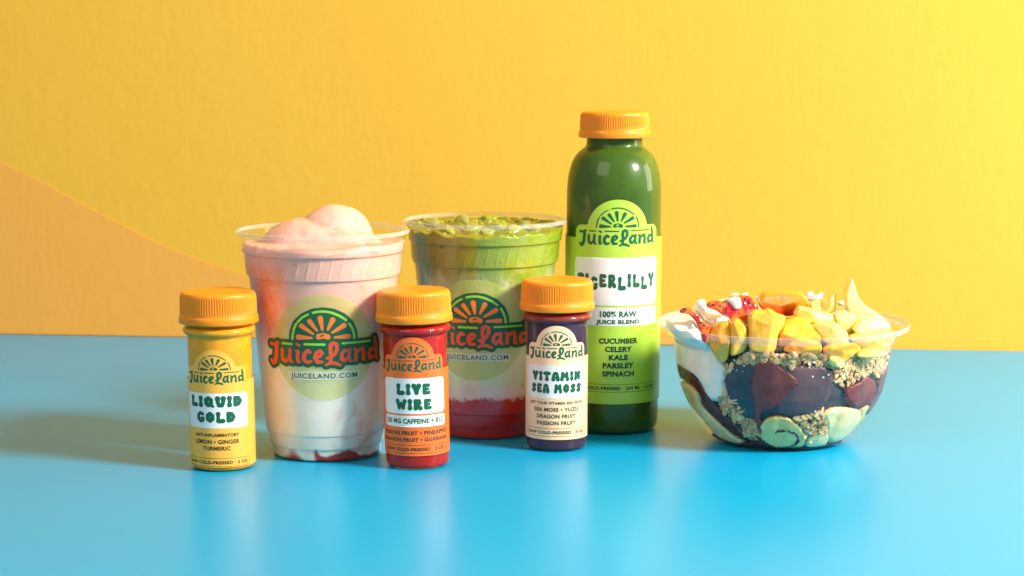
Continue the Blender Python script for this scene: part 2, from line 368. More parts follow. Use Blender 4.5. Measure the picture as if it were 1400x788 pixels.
# ------------------------------------------------------------------ bottles
def make_cap(h0, ht, parent, k=1.0):
    n = 92; seg = n*5
    prof = [(20.3, 0), (21.35, 0.05), (21.65, .5), (21.35, 3.6), (21.15, 4.15), (20.75, 4.3), (20.7, 4.6), (20.65, 5.2)]
    top = ht - 1.9
    prof += [(20.6, 5.6)] + [(20.6 - .35*t, 5.6 + (top-6.2)*t) for t in (.25, .5, .75, 1)]
    prof += [(20.2, top+.1), (19.95, top+.75), (19.45, top+1.3), (18.6, top+1.7), (17.6, top+1.85), (13, top+1.9), (6, top+1.9), (.01, top+1.9)]
    def fr(th, i, r, h):
        if 5.5 < h < top - .4: return r + .30*np.clip(np.cos(th*n)*1.6, -1, 1) - .05
        return np.full(th.shape, r)
    k *= 1.025
    V, Fc = lathe([(r*k, h+h0) for r, h in prof], seg, lambda th, i, r, h: fr(th, i, r/k, h-h0)*k)
    cap = link('cap', V, Fc, M['cap'], parent)
    return cap
def bottle_body(prof, jprof, jm, parent):
    V, Fc = lathe(jprof, 96); link('juice', V, Fc, jm, parent)
    V, Fc = lathe(prof, 128); link('bottle_shell', V, Fc, M['pet'], parent)
def label_shape(h0, side, lobe, lw, arch, ar, half, rr):
    def fn(X, Y):
        D = sd_box(X, Y, -half, half, h0, side, .8)
        D = np.minimum(D, sd_box(X, Y, -lw, lw, h0+2, lobe, rr))
        D = np.minimum(D, sd_circ(X, Y, 0, arch-ar, ar))
        # small fillets where lobe meets band
        return D
    return fn
SB = [(16.2, 0), (17.2, .35), (17.9, 1.3), (18.15, 2.8), (18.2, 4), (18.2, 72), (18.15, 73.5), (17.9, 74.4), (18.2, 75.2), (19.6, 76.0), (20.5, 77.2), (20.6, 78.4), (19.9, 79.6), (18.0, 80.2), (17.6, 81), (17.6, 92)]
def shot(px, py, dh, c, labm, jm, label, spec):
    p = ground(px, py); nrm = math.hypot(p[0], p[1]); loc = (p[0]*(1+.0182/nrm), p[1]*(1+.0182/nrm), 0)
    t = thing('juice_shot_bottle', loc, label, 'juice bottle', 'small juice shot bottles with orange caps')
    jp = [(max(.01, r-.55), h+(.4 if h < 2 else 0)) for r, h in SB]
    bottle_body(SB, jp, jm, t)
    make_cap(82.0, 17.3, t, spec.get('cap', 1.0))
    if spec.get('lean'): t.rotation_euler = (0, spec['lean'], 0); t.location.z = .00027
    R = lambda h: np.full(np.shape(h), 18.2); th = c/18.2
    lab = spec['base']
    fn = label_shape(lab, lab+48.4, lab+56.6, 19.3, lab+66.0+(.9 if dh else 0), 12.9, 52, 3.6)
    L = printed('label', fn, (-53, 53, lab-1, lab+70), .5, R, th, .12, labm, t)
    P = spec['panel']
    printed('name_panel', lambda X, Y: sd_box(X, Y, -19.9, 19.9, P[0], P[1], 2.6), (-21, 21, P[0]-1, P[1]+1), .5, R, th, .2, M['white'], L)
    logo_dark(.52, 0, spec['hub'], R, th, .2, M['ink'], L)
    for txt, hw, a0, a1 in spec['names']: display('product_name', txt, 0, hw, a0, a1, R, th, .28, M['ink'], L)
    for txt, hw, hm, cap, bo in spec['lines']:
        line_type('small_print', txt, 0, hw, hm, cap, R, th, .28 if (spec.get('p2') and hm > 24) else .2, M['ink'] if hm > 24 and spec.get('p2') else M['inkblack'], L, bo)
    if spec.get('p2'):
        a0, a1 = spec['p2']
        printed('claim_panel', lambda X, Y: sd_box(X, Y, -19.9, 19.9, a0, a1, 1.6), (-21, 21, a0-1, a1+1), .5, R, th, .2, M['white'], L)
    b0, b1 = spec['box']
    printed('print_border', lambda X, Y: np.abs(sd_box(X, Y, -20.3, 20.3, b0, b1, 1.2)) - .11, (-21, 21, b0-1, b1+1), .2, R, th, .2, M['inkblack'], L)
    line_type('small_print', 'RAW COLD-PRESSED \u00b7 2 OZ', 0, 18.6, (b0+b1)/2, 1.75, R, th, .2, M['inkblack'], L, .03)
    return t
shot(306, 646.3, 0, -1.1, M['lab_yellow'], M['j_gold'], 'small yellow LIQUID GOLD juice shot with orange ribbed cap, leftmost item on the table',
     dict(base=2.8, panel=(25.0, 44.6), hub=57.7, names=[('LIQUID', 15.9, 36.6, 43.2), ('GOLD', 11.5, 27.9, 34.5)],
          lines=[('ANTI-INFLAMMATORY', 13.3, 21.2, 1.75, .03), ('LEMON \u2022 GINGER', 13.3, 17.4, 2.3, .025), ('TURMERIC', 8.0, 13.7, 2.2, .025)], box=(3.4, 7.9)))
shot(571.5, 644, 1, -.7, M['lab_orange'], M['j_red'], 'small red LIVE WIRE juice shot with orange label, between the two smoothie cups',
     dict(base=8.1, cap=.975, lean=-.015, panel=(32.0, 51.9), hub=63.6, names=[('LIVE', 9.9, 42.5, 49.2), ('WIRE', 10.4, 34.0, 40.6)], p2=(24.6, 31.0),
          lines=[('150 MG CAFFEINE + B12', 18.1, 28.0, 2.7, .03), ('PASSION FRUIT \u2022 PINEAPPLE', 22.0, 21.2, 2.2, .025), ('DRAGON FRUIT \u2022 GUARANA', 21.6, 17.4, 2.2, .025)], box=(9.6, 14.2)))
shot(760.5, 619, 1, -.6, M['lab_cream'], M['j_purple'], 'small purple VITAMIN SEA MOSS juice shot with cream label, before the tall bottle',
     dict(base=7.5, cap=.99, panel=(32.0, 51.3), hub=63.0, names=[('VITAMIN', 15.4, 42.1, 47.9), ('SEA MOSS', 16.1, 34.9, 40.7)],
          lines=[('GET YOUR VITAMIN SEA WITH', 17.3, 29.2, 1.6, .02), ('SEA MOSS \u2022 YUZU', 13.9, 25.4, 2.2, .025), ('DRAGON FRUIT', 12, 21.4, 2.2, .025), ('PASSION FRUIT', 12, 17.4, 2.2, .025)], box=(9.5, 14.1)))

p = ground(835.7, 596); nrm = math.hypot(p[0], p[1]); loc = (p[0]*(1+.0285/nrm), p[1]*(1+.0285/nrm), 0)
t = thing('juice_bottle', loc, 'tall dark green juice bottle with lime TIGERLILLY label and orange cap', 'juice bottle')
BB = dense([(25.5, 0), (27.6, .8), (28.7, 3.5), (29.2, 8), (29.2, 20), (29.2, 60), (29.2, 120), (29.2, 139), (29.1, 147), (28.6, 153), (27.6, 158.5), (25.9, 163.5), (23.6, 167.4), (20.9, 170.0), (18.6, 171.6), (17.6, 172.8), (17.4, 174), (17.4, 178), (17.4, 188)], 1)
bottle_body(BB, [(max(.01, r-.6), h+(.5 if h < 2 else 0)) for r, h in BB], M['j_green'], t)
make_cap(177.6, 15.4, t, .985)
R = lambda h: np.full(np.shape(h), 29.2); th = 1.2/29.2
fn = label_shape(19.5, 119.3, 127.3, 28.4, 142.5, 19.5, 82, 5)
L = printed('label', fn, (-83, 83, 18, 144), .8, R, th, .12, M['lab_green'], t)
printed('name_panel', lambda X, Y: sd_box(X, Y, -28.9, 28.9, 79.5, 108, 3), (-30, 30, 78, 109), .6, R, th, .2, M['white'], L)
printed('claim_panel', lambda X, Y: sd_box(X, Y, -28.9, 28.9, 67.3, 78.3, 2), (-30, 30, 66, 79), .6, R, th, .2, M['white'], L)
logo_dark(.735, 0, 126.4, R, th, .22, M['ink'], L)
display('product_name', 'TIGERLILLY', -.3, 26.2, 89.4, 98.2, R, th, .28, M['ink'], L, wave=.12, thin=.9)
for txt, hw, hm, cap, sp in [('100% RAW', 11.3, 74.4, 3.5, .035), ('JUICE BLEND', 13.5, 69.7, 2.4, .045)]:
    line_type('small_print', txt, .9, hw, hm, cap, R, th, .28, M['ink'], L, sp)
for k, (txt, hw) in enumerate([('CUCUMBER', 12), ('CELERY', 8.2), ('KALE', 5.8), ('PARSLEY', 9.6), ('SPINACH', 9.8)]):
    line_type('small_print', txt, 1.2, hw, 58.2-5.0*k, 3.1, R, th, .2, M['inkblack'], L, .04)
printed('print_border', lambda X, Y: np.abs(sd_box(X, Y, -29, 29, 27.0, 31.6, .3)) - .14, (-30, 30, 26, 33), .25, R, th, .2, M['inkblack'], L)
line_type('small_print', 'RAW COLD-PRESSED \u00b7 234 ML \u00b7 12 OZ', 0, 27.5, 29.3, 1.9, R, th, .2, M['inkblack'], L, .035)

# ------------------------------------------------------------------ smoothie cups
CUP = [(30.6, 0), (31.4, .5), (31.7, 2), (32.3, 6.8), (32.35, 7.0), (33.2, 7.35), (33.35, 7.8), (34.85, 15.0), (34.9, 15.3), (35.5, 15.6), (35.6, 16.0), (43.1, 103.6), (43.15, 104.0), (44.15, 104.35), (44.25, 104.8), (45.2, 116.8), (45.25, 117.1), (46.4, 117.45), (46.55, 118), (47.2, 124), (47.6, 127.6)]
def cup_R(prof, inset=0):
    hs = [h for r, h in prof]; rs = [r-inset for r, h in prof]
    return lambda h: np.interp(h, hs, rs)
def cup_rows(prof):
    rows = []
    for (r0, h0), (r1, h1) in zip(prof[:-1], prof[1:]):
        n = max(1, int((h1-h0)/1.6)) if (8 < h0 < 15 or 104 < h0 < 117) else max(1, int((h1-h0)/12))
        for k in range(n): rows.append((r0+(r1-r0)*k/n, h0+(h1-h0)*k/n))
    rows.append(prof[-1]); return rows
rows = cup_rows(CUP)
def flute(th, i, r, h):
    for lo, hi, n, lean in ((8.0, 15.0, 44, .0095), (105.0, 116.6, 44, .0065)):
        if lo < h < hi:
            ph = (th - (h-lo)*lean) * n
            ridge = np.clip(np.cos(ph)*10 - 8.9, 0, 1)
            return r - .1 + .4*ridge * min(1, (h-lo)*1.2, (hi-h)*1.2)
    return np.full(th.shape, r)
def cup_shell(parent):
    V, Fc = lathe(rows, 520, flute, cap_end=False)
    o = link('cup_shell', V, Fc, M['cuppet'], parent)
    ip = [(r-.45, h+(.5 if h < 1 else 0)) for r, h in CUP]
    V, Fc = lathe(ip, 128, cap_end=False)
    link('inner_wall', [(x, y, z) for x, y, z in V], [f[::-1] for f in Fc], M['cuppet'], o)
    ring = []
    for k in range(16):
        a = 2*PI*k/16; ring.append((48.5 + 1.3*math.cos(a), 128.6 + 1.25*math.sin(a) - .3*math.cos(a)))
    V, Fc = lathe(ring + [ring[0]], 160, cap_start=False, cap_end=False)
    link('rolled_rim', V, Fc, M['rim'], o)
    return o
def cup_print(c, parent, hub=72.7, scale=1.0):
    R = cup_R(CUP); th = c
    # pale halftone disc
    m = M['dots']
    pr = printed('halftone_disc', lambda X, Y: sd_circ(X, Y, 0, 67.5, 30.3), (-32, 32, 36, 99), .7, R, th, .10, m, parent)
    P = DISC
    out_strokes = T_ + BARS
    def edge(X, Y):
        x, y = X, Y-hub
        D = np.minimum(sd_caps(x, y, T_) - 2.0, sd_poly(x, y, P) - .3)
        return np.minimum(D, sd_caps(x, y, [[(-25, -3.4, .8), (29, -3.0, .8)], [(-20, -9, 3), (28, -9, 3)]]) - 1.6)
    printed('logo_backing', edge, (-38, 38, hub-20, hub+20), .32, R, th, .18, M['cup_green'], pr)
    def rays(X, Y):
        D = sd_caps(X, Y-hub, RAYS + HUB)
        D = np.maximum(D, -sd_caps(X, Y-hub, [[(-1.5, 1.2, .35), (.1, 1.8, .45)]]))
        return D
    printed('fruit_wedges', rays, (-17, 17, hub-3, hub+14), .25, R, th, .26, M['cup_orange'], pr)
    printed('rind_lines', lambda X, Y: sd_caps(X, Y-hub, ARCS+BARS), (-26, 30, hub-6, hub+17), .25, R, th, .26, M['cup_lime'], pr)
    printed('lettering', lambda X, Y: sd_caps(X, Y-hub, T_) + .02, (-36, 36, hub-18, hub+1), .25, R, th, .26, M['cup_red'], pr)
    printed('address_strip', lambda X, Y: sd_box(X, Y, -21, 21, 49.0, 53.6, 1.2), (-22, 22, 48, 55), .5, R, th, .18, M['cup_strip'], pr)
    line_type('address_print', 'JUICELAND.COM', 0, 19.2, 51.3, 3.0, R, th, .26, M['cup_green'], pr, .004, 1.16)
M['cup_green'] = simple('cup_green_ink', (.012, .10, .035), .4)
M['cup_orange'] = simple('cup_orange_ink', (.93, .20, .02), .4)
M['cup_red'] = simple('cup_red_ink', (.88, .085, .025), .4)
M['cup_lime'] = simple('cup_lime_ink', (.30, .62, .04), .4)
def partial(name, color, alpha=None, dots=False):
    m = NT(name); t = m.t
    m.set(color=color, rough=.4)
    tr = m.n('ShaderNodeBsdfTransparent'); mx = m.n('ShaderNodeMixShader')
    if dots:
        x = m.xyz(); u = m.math('ADD', m.math('MULTIPLY', x[0], 860), m.math('MULTIPLY', x[2], -620))
        w = m.math('FRACT', m.math('ADD', u, 100.0))
        f = m.math('MULTIPLY_ADD', m.math('MULTIPLY', m.step(w, .22, .4), m.math('SUBTRACT', 1.0, m.step(w, .72, .9))), .33, .2)
        t.links.new(f, mx.inputs[0])
    else: mx.inputs[0].default_value = alpha
    t.links.new(tr.outputs[0], mx.inputs[1]); t.links.new(m.p.outputs[0], mx.inputs[2]); t.links.new(mx.outputs[0], m.out.inputs[0])
    return m.m
M['dots'] = partial('halftone_lime_ink', (.60, .68, .10), dots=True)
M['cup_strip'] = partial('pale_strip_ink', (.85, .85, .72), .6)

def content_mesh(prof_inset, top_h, nrad, nth, top_fn, seg_h):
    """smoothie body up to the wall line plus a free top surface z=top_fn(x,y)"""
    Ri = cup_R(CUP, prof_inset)
    hs = sorted(set([.9] + [h for r, h in rows if 1 < h < 118.4] + list(np.linspace(118.6, top_h, 8)))); V = []; Fc = []
    for h in hs:
        rr = flute(2*PI*np.arange(nth)/nth, 0, float(Ri(h)), h)
        for j in range(nth):
            a = 2*PI*j/nth; r = rr[j]; x, y = r*math.sin(a), -r*math.cos(a)
            z = h
            if h > 118.5:
                w = (h-118.5)/(top_h-118.5); z = 118.5 + w*(top_fn(x, y) - 118.5); r = float(Ri(z)); x, y = r*math.sin(a), -r*math.cos(a)
            V.append((x, y, z))
    n = len(hs)
    for i in range(n-1):
        for j in range(nth):
            k = (j+1) % nth; Fc.append((i*nth+j, i*nth+k, (i+1)*nth+k, (i+1)*nth+j))
    Fc.append(tuple(range(nth))[::-1])
    base = (n-1)*nth
    prev = base
    for q in range(1, nrad+1):
        f = 1 - q/nrad
        if q == nrad:
            V.append((0, 0, top_fn(0, 0))); c = len(V)-1
            for j in range(nth): Fc.append((prev+j, prev+(j+1) % nth, c))
            break
        st = len(V)
        for j in range(nth):
            a = 2*PI*j/nth; r = float(Ri(top_h))*f; x, y = r*math.sin(a), -r*math.cos(a); V.append((x, y, top_fn(x, y)))
        for j in range(nth):
            k = (j+1) % nth; Fc.append((prev+j, prev+k, st+k, st+j))
        prev = st
    return V, Fc
from mathutils import noise as mn
def nz(x, y, z=0, s=1.0): return mn.noise(Vector((x*s, y*s, z*s)))

# pink smoothie
m = NT('pink_smoothie'); X = m.xyz(); x, y, z = X[0], X[1], X[2]
n_big = m.noise(34, 4, .6, dist=.6); n_mid = m.noise(85, 4, .6, dist=.8); n_f = m.noise(900, 3)
cream = m.mix(m.noise(60, 3), (.90, .82, .70), (.92, .86, .76)); pink = m.mix(n_mid, (.88, .42, .32), (.91, .53, .43))
c = m.mix(m.step(m.math('ADD', z, m.math('MULTIPLY', m.math('SUBTRACT', n_big, .5), .06)), .060, .088), cream, pink)
# peach-orange swirls low on the left side and round the shoulder
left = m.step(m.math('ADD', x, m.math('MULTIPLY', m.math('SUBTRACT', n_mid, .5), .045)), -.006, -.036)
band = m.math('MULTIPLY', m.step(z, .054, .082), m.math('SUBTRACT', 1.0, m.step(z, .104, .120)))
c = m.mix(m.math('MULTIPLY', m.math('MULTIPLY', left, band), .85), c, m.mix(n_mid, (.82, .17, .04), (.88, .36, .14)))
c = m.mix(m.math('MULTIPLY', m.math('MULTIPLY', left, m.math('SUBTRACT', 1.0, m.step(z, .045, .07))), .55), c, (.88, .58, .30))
# strawberry streaks: right side and a few patches
sw = m.math('MULTIPLY', m.step(m.noise(42, 4, .55, dist=1.4), .52, .66), m.step(m.math('ADD', x, m.math('MULTIPLY', z, -.10)), .000, .016))
c = m.mix(m.math('MULTIPLY', sw, .5), c, (.74, .24, .16))
# puree at the bottom
lowz = m.math('ADD', z, m.math('MULTIPLY', m.math('SUBTRACT', m.noise(52, 3), .5), .024))
c = m.mix(m.math('MULTIPLY', m.math('SUBTRACT', 1.0, m.step(lowz, .0045, .0075)), m.step(m.noise(26, 2), .46, .52)), c, (.40, .03, .012))
sp = m.math('SUBTRACT', 1.0, m.step(m.voro(330), .13, .2)); spm = m.math('MULTIPLY', sp, m.step(m.noise(150, 2), .46, .54))
c = m.mix(m.math('MULTIPLY', m.math('MULTIPLY', spm, .6), m.step(z, .05, .08)), c, (.62, .12, .06))
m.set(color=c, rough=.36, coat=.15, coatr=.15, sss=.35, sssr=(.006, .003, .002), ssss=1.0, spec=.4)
m.bump(m.math('ADD', m.math('MULTIPLY', n_f, .5), m.math('ADD', m.noise(200, 3), m.math('MULTIPLY', m.step(m.voro(600), .0, .35), .5))), .22, .0007); M['pink'] = m.m
# green smoothie
m = NT('green_smoothie'); X = m.xyz(); x, y, z = X[0], X[1], X[2]
n_big = m.noise(30, 4, .6, dist=.8); n_mid = m.noise(75, 4, .6, dist=1.2); n_f = m.noise(1000, 3)
sv = m.n('ShaderNodeMapping'); sv.inputs['Scale'].default_value = (1, 1, .35); m.put(sv.inputs[0], m.coord()); n_v = m.noise(70, 4, .6, sv.outputs[0], 1.0)
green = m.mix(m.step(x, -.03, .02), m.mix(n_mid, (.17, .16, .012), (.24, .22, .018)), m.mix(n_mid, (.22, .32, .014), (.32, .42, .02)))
cream = m.mix(n_v, (.80, .76, .60), (.62, .66, .32)); red = m.mix(n_mid, (.66, .014, .004), (.5, .008, .003))
zz = m.math('ADD', z, m.math('MULTIPLY', m.math('SUBTRACT', n_v, .5), .05))
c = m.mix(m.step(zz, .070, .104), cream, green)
c = m.mix(m.math('SUBTRACT', 1.0, m.step(m.math('ADD', z, m.math('MULTIPLY', m.math('SUBTRACT', n_mid, .5), .016)), .030, .036)), c, (.86, .60, .50))
zr = m.math('ADD', z, m.math('MULTIPLY', m.math('SUBTRACT', m.noise(120, 5, .7), .5), .014))
c = m.mix(m.math('SUBTRACT', 1.0, m.step(zr, .0235, .0275)), c, red)
sp = m.math('SUBTRACT', 1.0, m.step(m.voro(150), .09, .14))
c = m.mix(m.math('MULTIPLY', sp, m.step(m.noise(60, 2), .52, .58)), c, (.05, .05, .01))
bub = m.step(m.voro(260), .0, .5)
c = m.mix(m.math('MULTIPLY', m.math('MULTIPLY', m.step(z, .116, .121), m.math('SUBTRACT', 1.0, m.step(n_big, .36, .5))), .5), c, m.mix(bub, (.45, .36, .03), (.17, .13, .012)))
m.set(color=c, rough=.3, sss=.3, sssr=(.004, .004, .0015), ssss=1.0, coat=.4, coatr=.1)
m.bump(m.math('ADD', m.math('MULTIPLY', bub, .8), m.noise(220, 3)), .3, .0008); M['green'] = m.m

def cup_at(px, py, name, label):
    p = ground(px, py); n = math.hypot(p[0], p[1]); loc = (p[0]*(1+.0315/n), p[1]*(1+.0315/n), 0)
    return thing(name, loc, label, 'smoothie cup', 'clear plastic smoothie cups')
# --- pink cup
t = cup_at(448, 633, 'smoothie_cup', 'clear plastic cup of pink and white smoothie with a foam mound above its rim')
def smax(a, b, k=3.0):
    h = max(0, k-abs(a-b))/k; return max(a, b) + h*h*k*.25
def lobe(x, y, cx, cy, rx, ry, z0, top, p=.5, rot=0):
    c, s = math.cos(rot), math.sin(rot); u, v = (x-cx)*c+(y-cy)*s, -(x-cx)*s+(y-cy)*c
    d = 1 - (u/rx)**2 - (v/ry)**2
    return z0 + (top-z0)*max(0, d)**p if d > 0 else z0 - 3*math.sqrt(-d)
def pink_top(x, y):
    b = 121.2 + 1.6*nz(x, y, 3, .045) + .5*nz(x, y, 7, .13) + (1.4 if x > 0 else 0)*min(1, abs(x)/40)
    z = smax(b, lobe(x, y, 9, 3, 20, 22, 121, 143.3, .5), 3.0)
    z = smax(z, lobe(x, y, -9, -3, 26, 24, 117, 136, .52, -.25), 16)
    z = smax(z, lobe(x, y, 11, -15, 24, 16, 119, 131, .6, .1), 10)
    z = smax(z, lobe(x, y, -18, 9, 17, 15, 119, 133.5, .5), 1.5)
    z += .7*nz(x, y, 2, .09)
    r = math.hypot(x, y)
    if r > 40: z = min(z, b + (45.5-r)*2.2) if z > b else z
    return z + .3*nz(x, y, z, .2)
V, Fc = content_mesh(.6, 121.5, 46, 520, pink_top, 46)
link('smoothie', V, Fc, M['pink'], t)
cs_ = cup_shell(t); cup_print(.0673, t)
# --- green cup
t = cup_at(664, 602, 'smoothie_cup', 'clear plastic cup of green smoothie over cream and red layers, ice at its rim')
def green_top(x, y):
    return 122.8 + 3.4*min(1, max(0, (y+18)/30)) + 2.2*nz(x, y, 1, .07) + 1.8*nz(x, y, 5, .17) + .45*nz(x, y, 9, .4) + (1.2 if x < -20 else 0)*min(1, (-x-20)/10 if x < -20 else 0)
V, Fc = content_mesh(.6, 124, 40, 520, green_top, 40)
sm = link('smoothie', V, Fc, M['green'], t)
m = NT('crushed_ice'); m.set(color=m.mix(m.noise(120, 2), (.80, .80, .30), (.62, .66, .14)), rough=.08, trans=.6, ior=1.3, coat=.5); m.bump(m.noise(500, 2), .3, .0006); M['ice'] = m.m
m = NT('green_froth'); m.set(color=m.mix(m.noise(260, 2), (.40, .42, .03), (.25, .27, .02)), rough=.12, sss=.4, sssr=(.003, .003, .001), ssss=1.0, coat=1.0, coatr=.04); M['froth'] = m.m
def ico(sub=2):
    import bmesh
    bm = bmesh.new(); bmesh.ops.create_icosphere(bm, subdivisions=sub, radius=1)
    v = np.array([q.co[:] for q in bm.verts]); f = [tuple(q.index for q in p.verts) for p in bm.faces]; bm.free(); return v, f
IC1, IC2, IC3 = ico(1), ico(2), ico(3)
random.seed(5)
V = []; Fc = []
for k in range(420):
    a = random.uniform(0, 2*PI); r = 44*math.sqrt(random.random()); x, y = r*math.cos(a), r*math.sin(a); s = random.choice((.3, .4, .5, .7, 1.0, 1.6))*random.uniform(.8, 1.2)
    b = len(V); V += ((IC1 if s < 1 else IC2)[0]*np.array([s, s, s*.8]) + np.array([x, y, green_top(x, y)-.15*s])).tolist(); Fc += [tuple(i+b for i in f) for f in (IC1 if s < 1 else IC2)[1]]
o = link('froth_bubbles', V, Fc, M['froth'], t); o['kind'] = 'stuff'
for k, (ix, iy, s) in enumerate([(-22, -18, 5.5), (-8, -10, 6.5), (6, -4, 6), (16, -14, 7), (24, 8, 5.5), (-14, 14, 6), (2, 20, 5.5), (30, -8, 5), (-32, 2, 5), (12, 26, 5), (1, -26, 5)]):
    random.seed(40+k); v, f = IC3
    pl = [Vector((random.gauss(0, 1), random.gauss(0, 1), random.gauss(0, 1))).normalized() for _ in range(11)]; pc = [random.uniform(.6, .95) for _ in pl]
    q = np.array([np.array(w_) * min([1.15] + [c_/max(.05, Vector(w_).dot(p_)) for p_, c_ in zip(pl, pc) if Vector(w_).dot(p_) > .05]) for w_ in v]) * np.array([s, s*.9, s*.62]); a = random.uniform(0, 3)
    q = np.stack([q[:, 0]*math.cos(a)-q[:, 1]*math.sin(a), q[:, 0]*math.sin(a)+q[:, 1]*math.cos(a), q[:, 2]], 1) + np.array([ix, iy, green_top(ix, iy)+.4])
    link('ice_chunk', q, f, M['ice'] if k % 3 else M['froth'], t)
cup_shell(t); cup_print(-12/95.0, t)

# ------------------------------------------------------------------ fruit bowl
p = ground(1065, 617); n = math.hypot(p[0], p[1]); BL = np.array([p[0]*(1+.0383/n), p[1]*(1+.0383/n), 0])
BOWL = [(33, .6), (37.0, 0), (39.0, .5), (41.5, 2.0), (44.6, 4.6), (47.5, 8), (52.5, 15.4), (57.5, 25), (60.8, 33), (63, 43), (64.0, 52), (64.6, 59.4), (64.9, 60.2), (66.3, 60.8), (66.9, 61.8), (67.6, 63.0), (68.3, 63.3), (68.3, 64.0), (68.2, 64.4), (69.5, 66.6), (70.2, 67.4)]
bR = rad(sorted([(r, h) for r, h in BOWL if h > 0 or r > 36], key=lambda q: q[1]))
NF = 10
def bowl_fr(th, i, r, h):
    w = min(1, max(0, (h-3)/10)) * min(1, max(0, (60-h)/6))
    return r + w * (.55*np.abs(np.cos((th+.12)*NF/2)) - .75*np.exp(-((np.mod((th+.12)*NF/(2*PI)+.5, 1)-.5)*9)**2) - .1)
t = thing('fruit_bowl', tuple(BL), 'clear plastic bowl heaped with fruit, granola and sorbet at the right of the table', 'bowl')
bd = [q for q in BOWL]
bd2 = []
for (r0, h0), (r1, h1) in zip(bd[:-1], bd[1:]):
    k = max(1, int(abs(h1-h0)/2.0)); bd2 += [(r0+(r1-r0)*q/k, h0+(h1-h0)*q/k) for q in range(k)]
bd2.append(bd[-1])
V, Fc = lathe(bd2, 360, bowl_fr, cap_end=False); bs = link('bowl_shell', V, Fc, M['bowlpet'], t)
V, Fc = lathe([(r-.5, h+.5) for r, h in bd2], 180, bowl_fr, cap_end=False); link('inner_wall', V, [f[::-1] for f in Fc], M['bowlpet'], bs)
lip = [(70.0, 67.0), (71.2, 67.4), (72.6, 68.0), (74.1, 68.4), (74.7, 68.9), (74.9, 69.9), (74.6, 71.2), (74.0, 71.6), (73.4, 71.1), (73.3, 70.2), (72.6, 69.6), (71.0, 69.0), (69.7, 68.2), (69.5, 67.4), (70.0, 67.0)]
V, Fc = lathe(lip, 240, cap_start=False, cap_end=False); link('rim', V, Fc, M['rim'], t)

def fruitmat(name, c1, c2, scale=120, rough=.28, sss=.3, sr=(.005, .003, .001), fib=0, c3=None):
    m = NT(name); nA = m.noise(scale, 4, .6)
    c = m.mix(m.step(nA, .3, .7), c1, c2)
    if c3: c = m.mix(m.step(m.noise(scale*.35, 2), .5, .66), c, c3)
    m.set(color=c, rough=m.math('MULTIPLY_ADD', m.noise(scale*2, 2), .2, rough-.16), sss=sss, sssr=sr, ssss=1.0, coat=.5 if name.endswith('flesh') else .05, coatr=.08)
    if name.endswith('flesh'):
        mp = m.n('ShaderNodeMapping'); mp.inputs['Rotation'].default_value = (.3, .5, .2); mp.inputs['Scale'].default_value = (1, 1, .16); m.put(mp.inputs[0], m.coord())
        fb = m.noise(900, 3, .6, mp.outputs[0])
        m.put(m.p.inputs['Base Color'], m.mix(m.math('MULTIPLY', m.step(fb, .42, .62), .35), c, tuple(min(1, v*1.06+.06) for v in c2)))
        m.bump(m.math('ADD', m.noise(scale*2.2, 3), m.math('MULTIPLY', fb, .8)), .22, .0008)
    else: m.bump(m.math('ADD', m.noise(scale*2.2, 3), m.math('MULTIPLY', m.noise(scale*6, 2), .9)), .2, .0007)
    return m.m
M['mango'] = fruitmat('mango_flesh', (.98, .43, .022), (.98, .54, .045), 70)
M['mango_deep'] = fruitmat('ripe_mango_flesh', (.96, .36, .012), (.97, .48, .02), 60)
M['pine'] = fruitmat('pineapple_flesh', (.94, .70, .12), (.96, .80, .26), 120)
M['pine_pale'] = fruitmat('pale_pineapple_flesh', (.95, .80, .24), (.97, .86, .40), 120)
M['yogurt'] = fruitmat('white_yogurt', (.90, .82, .68), (.92, .86, .76), 60, .4, .3, (.004, .003, .003))
M['coco'] = fruitmat('coconut_flakes', (.92, .90, .86), (.94, .93, .9), 200, .5, .3, (.003, .003, .003))
M['acai'] = fruitmat('blue_purple_sorbet', (.030, .030, .042), (.075, .066, .085), 60, .5, .1)
M['acai_warm'] = fruitmat('mauve_sorbet', (.17, .075, .075), (.065, .048, .066), 42, .5, .1)
M['acai_red'] = fruitmat('dark_red_sorbet', (.15, .014, .014), (.25, .045, .036), 90, .5, .1)
M['sauce_dark'] = fruitmat('dark_berry_sauce', (.07, .008, .008), (.12, .018, .012), 200, .2, .1)
M['banana'] = fruitmat('banana_flesh', (.92, .68, .26), (.95, .78, .42), 80, .35, .35, (.004, .004, .002))
M['banana_wet'] = fruitmat('glazed_banana_flesh', (.78, .56, .14), (.93, .70, .28), 60, .25, .3)
m = NT('sauced_mango'); X = m.xyz(); zz = m.math('ADD', X[2], m.math('MULTIPLY', m.math('SUBTRACT', m.noise(140, 3), .5), .008))
m.set(color=m.mix(m.step(zz, .0025, .011), (.72, .018, .008), (.92, .38, .03)), rough=.2, sss=.4, sssr=(.005, .002, .001), ssss=1.0, coat=.6, coatr=.08)
m.bump(m.noise(260, 3), .3, .0008); M['sauced'] = m.m
m = NT('passion_fruit_glaze'); nA = m.noise(150, 3, .6)
m.set(color=m.mix(m.step(nA, .42, .58), (.62, .012, .03), (.78, .17, .012)), rough=.1, sss=.3, sssr=(.003, .001, .001), ssss=1.0, coat=1.0, coatr=.03)
m.bump(m.noise(280, 3), .35, .001); M['glaze'] = m.m

